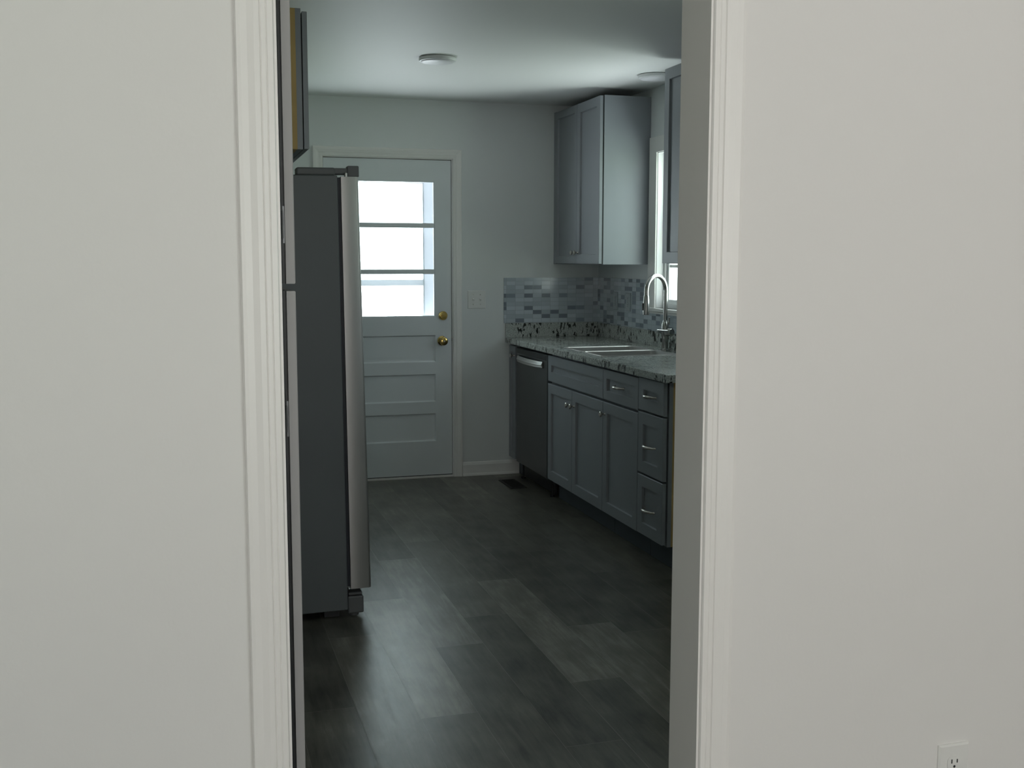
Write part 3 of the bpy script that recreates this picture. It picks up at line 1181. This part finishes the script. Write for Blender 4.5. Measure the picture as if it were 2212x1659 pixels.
# ------------------------------------------------------------------ mosaic
t = MB().box(2.018, R - .0065, F - .0065, F - .0005, 1.004, 1.300)
tag(t.build('tile_backsplash', M['tile'], uvaxis=(0, 2)), 'blue-grey glass mosaic backsplash on the far wall beside the light switches', 'backsplash')
t = MB().box(R - .0065, R - .0005, 6.0905, F - .0005, 1.0005, 1.300).box(R - .0065, R - .0005, 4.40, 6.0905, 1.0005, WZ0 - .0345)
tag(t.build('tile_backsplash', M['tile'], uvaxis=(1, 2)), 'blue-grey glass mosaic backsplash behind the faucet and under the window', 'backsplash')

# ------------------------------------------------------------------ plates


def plate(fn, a0, a1, b0, b1):
    return MB().rings(fn, a0, a1, b0, b1, [(0, -.003), (.0035, -.006)], 0)


t = thing('light_switch', (1.833, F, 1.16), 'white double light switch on the far wall beside the door', 'light switch')
f = lambda a, b, d: (a, F + d, b)
part(plate(f, 1.774, 1.893, 1.102, 1.218), 'plate', M['plate'], t)
for xx in (1.810, 1.857):
    tg = MB()
    tmp = bmesh.new()
    bmesh.ops.create_cube(tmp, size=1)
    for v in tmp.verts:
        v.co = Matrix.Rotation(math.radians(28), 3, 'X') @ Vector((v.co.x * .009, v.co.y * .018, v.co.z * .011)) + Vector((xx, F - .010, 1.162))
    tg.merge(tmp)
    tg.box(xx - .0055, xx + .0055, F - .0064, F - .0058, 1.149, 1.173)
    tgo = part(tg, 'toggle', M['plate'], t)
    for zz in (1.192, 1.129):
        part(MB().lathe((xx, F - .0058, zz), (0, -1, 0), [(0, .003), (.0008, .003)], 10), 'screw', M['nickel'], t)


def duplex(fn, pm, ca, cb, label, group=None, name='power_outlet', base=(0, 0, 0)):
    t = thing(name, base, label, 'outlet', group)
    part(plate(fn, ca - .035, ca + .035, cb - .0575, cb + .0575), 'plate', pm, t)
    for s in (-1, 1):
        c = cb + s * .0195
        mb = MB()
        bm = mb.bm
        vs_, vb = [], []
        for k in range(32):
            a = 2 * math.pi * k / 32
            p = (max(-.0155, min(.0155, .0172 * math.cos(a))), max(-.0135, min(.0135, .0172 * math.sin(a))))
            vs_.append(bm.verts.new(fn(ca + p[0], c + p[1], -.0074)))
            vb.append(bm.verts.new(fn(ca + p[0] * 1.02, c + p[1] * 1.02, -.0055)))
        for k in range(32):
            bm.faces.new((vb[k], vb[(k + 1) % 32], vs_[(k + 1) % 32], vs_[k]))
        bm.faces.new(vs_)
        bm.faces.new(vb[::-1])
        soc = part(mb, 'socket', pm, t)
        sl = MB()
        for da, hh_ in ((-.0062, .0042), (.0062, .0036)):
            sl.rings(fn, ca + da - .0011, ca + da + .0011, c + .004 - hh_, c + .004 + hh_, [(0, -.0078)], -.0072)
        sl.lathe(fn(ca, c - .0068, -.0072), tuple(Vector(fn(0, 0, -1)) - Vector(fn(0, 0, 0))), [(0, .0026), (.0006, .0026)], 12)
        part(sl, 'slot', M['black'], soc)
    part(MB().lathe(fn(ca, cb, -.006), tuple(Vector(fn(0, 0, -1)) - Vector(fn(0, 0, 0))), [(0, .0032), (.001, .003)], 12), 'screw', M['nickel'], t)


duplex(lambda a, b, d: (a, N0 + d, b), M['plate'], 1.4205, .4155, 'white duplex power outlet low on the near wall by the doorway', base=(1.4205, N0, .4155))
duplex(lambda a, b, d: (R - .0065 + d, a, b), M['tileplate'], 6.595, 1.155, 'pale grey outlet in the mosaic tiles under the corner wall cabinet, nearest the corner', 'outlets in the backsplash', base=(R, 6.595, 1.155))
duplex(lambda a, b, d: (R - .0065 + d, a, b), M['tileplate'], 6.385, 1.155, 'pale grey outlet in the mosaic tiles between the faucet spout and the other outlet', 'outlets in the backsplash', base=(R, 6.385, 1.155))

# ------------------------------------------------------------------ ceiling lights


def ceiling_light(x, y, label):
    t = thing('ceiling_light', (x, y, H), label, 'ceiling light', 'flat round ceiling lights')
    part(MB().lathe((x, y, H), (0, 0, -1), [(0, .088), (.004, .094), (.012, .094), (.018, .090), (.019, .080), (.0195, 0)], 48), 'rim', M['vinyl'], t, True)
    part(MB().lathe((x, y, H - .0195), (0, 0, -1), [(0, .083), (.003, .080), (.006, .065), (.008, .035), (.0085, 0)], 48), 'diffuser', M['diffuser'], t, True)


ceiling_light(1.256, 5.49, 'flat round white ceiling light in the middle of the kitchen ceiling')
ceiling_light(2.502, 5.64, 'flat round white ceiling light over the sink, partly behind a wall cabinet')

# ------------------------------------------------------------------ refrigerator
t = thing('refrigerator', (.25, 4.69, 0), 'tall stainless refrigerator with dark grey side panel by the doorway', 'refrigerator')
y0, y1 = 4.235, 5.135
part(MB().box(-.125, .592, y0, y1, .028, 1.727, .004), 'body', M['fside'], t)
ga = MB()
for x in (.592, .598):
    ga.box(x, x + .0055, y0 + .004, y1 - .004, .125, 1.715)
ga.box(.592, .6045, y0 + .012, y1 - .012, .12, 1.72)
part(ga, 'gasket', M['gasket'], t)
ym = y0 + .36


def fdoor(a, b):
    # rounded vertical edges on the outer face, slightly bowed steel skin
    mb = MB()
    prof = [(a, .605), (b, .605), (b, .662), (b - .004, .668), (b - .012, .672)]
    n = 8
    for k in range(1, n):
        q = k / n
        prof.append((b - .012 + (a - b + .024) * q, 0.672 + .004 * math.sin(math.pi * q)))
    prof += [(a + .012, .672), (a + .004, .668), (a, .662)]
    bm = mb.bm
    lo = [bm.verts.new((x + (.014 if x > .61 else 0), y, .113)) for y, x in prof]
    hi = [bm.verts.new((x, y, 1.722)) for y, x in prof]
    for k in range(len(prof)):
        bm.faces.new((lo[k], lo[(k + 1) % len(prof)], hi[(k + 1) % len(prof)], hi[k]))
    bm.faces.new(lo[::-1])
    bm.faces.new(hi)
    return mb


for a, b, hy in ((y0 - .002, ym - .003, ym - .022), (ym + .003, y1 + .002, ym + .022)):
    d = part(fdoor(a, b), 'door', M['fsteel'], t, True)
    part(MB().box(.655, .6785, hy - .008, hy + .008, .55, 1.35, .003), 'handle', M['black'], d, label='black recessed grip strip')
for a, b in ((y0 + .005, y0 + .075), (y1 - .075, y1 - .005)):
    hc = MB()
    hc.box(.440, .585, a, b, 1.727, 1.756, .006).box(.575, .640, a + .008, b - .008, 1.732, 1.755, .004)
    hc.box(.632, .676, a + .004, b - .02, 1.722, 1.764, .004)
    h = part(hc, 'hinge_cover', M['hingecover'], t)
    part(MB().lathe((.626, a + .006, 1.722), (0, 0, 1), [(0, .007), (.014, .007), (.016, .005)], 14), 'hinge_pin', M['chrome'], h, True)
part(MB().box(.58, .600, y0 + .03, y1 - .03, .03, .105), 'grille', M['black'], t)
for a, b in ((y0, y0 + .06), (y1 - .06, y1)):
    ft = MB()
    ft.box(.592, .655, a, b, .012, .082, .006)
    ft.box(.596, .650, a + .004, b - .004, .086, .096, .002)
    ft.lathe((.62, (a + b) / 2, 0), (0, 0, 1), [(0, .018), (.012, .018), (.014, .01)], 14)
    part(ft, 'foot', M['hingecover'], t)
for xr in (-.11, .50):
    part(MB().box(xr, xr + .06, y0 + .02, y1 - .02, 0, .028), 'roller', M['black'], t)
t.rotation_euler = (0, math.radians(-.5), 0)
t.location.z = .003

# ------------------------------------------------------------------ floor vent
t = thing('floor_vent', (1.975, 6.575, 0), 'dark metal floor vent in front of the dishwasher', 'vent')
mb = MB().rings(lambda a, b, d: (a, b, d), 1.92, 2.03, 6.435, 6.715, [(0, .002), (.006, .005), (.016, .005), (.017, .001)], 0.0002)
part(mb, 'frame', M['vent'], t)
sl = MB()
for k in range(14):
    yy = 6.46 + k * .0175
    sl.box(1.938, 2.012, yy, yy + .007, .0012, .0042)
part(sl, 'louvre', M['vent'], t)
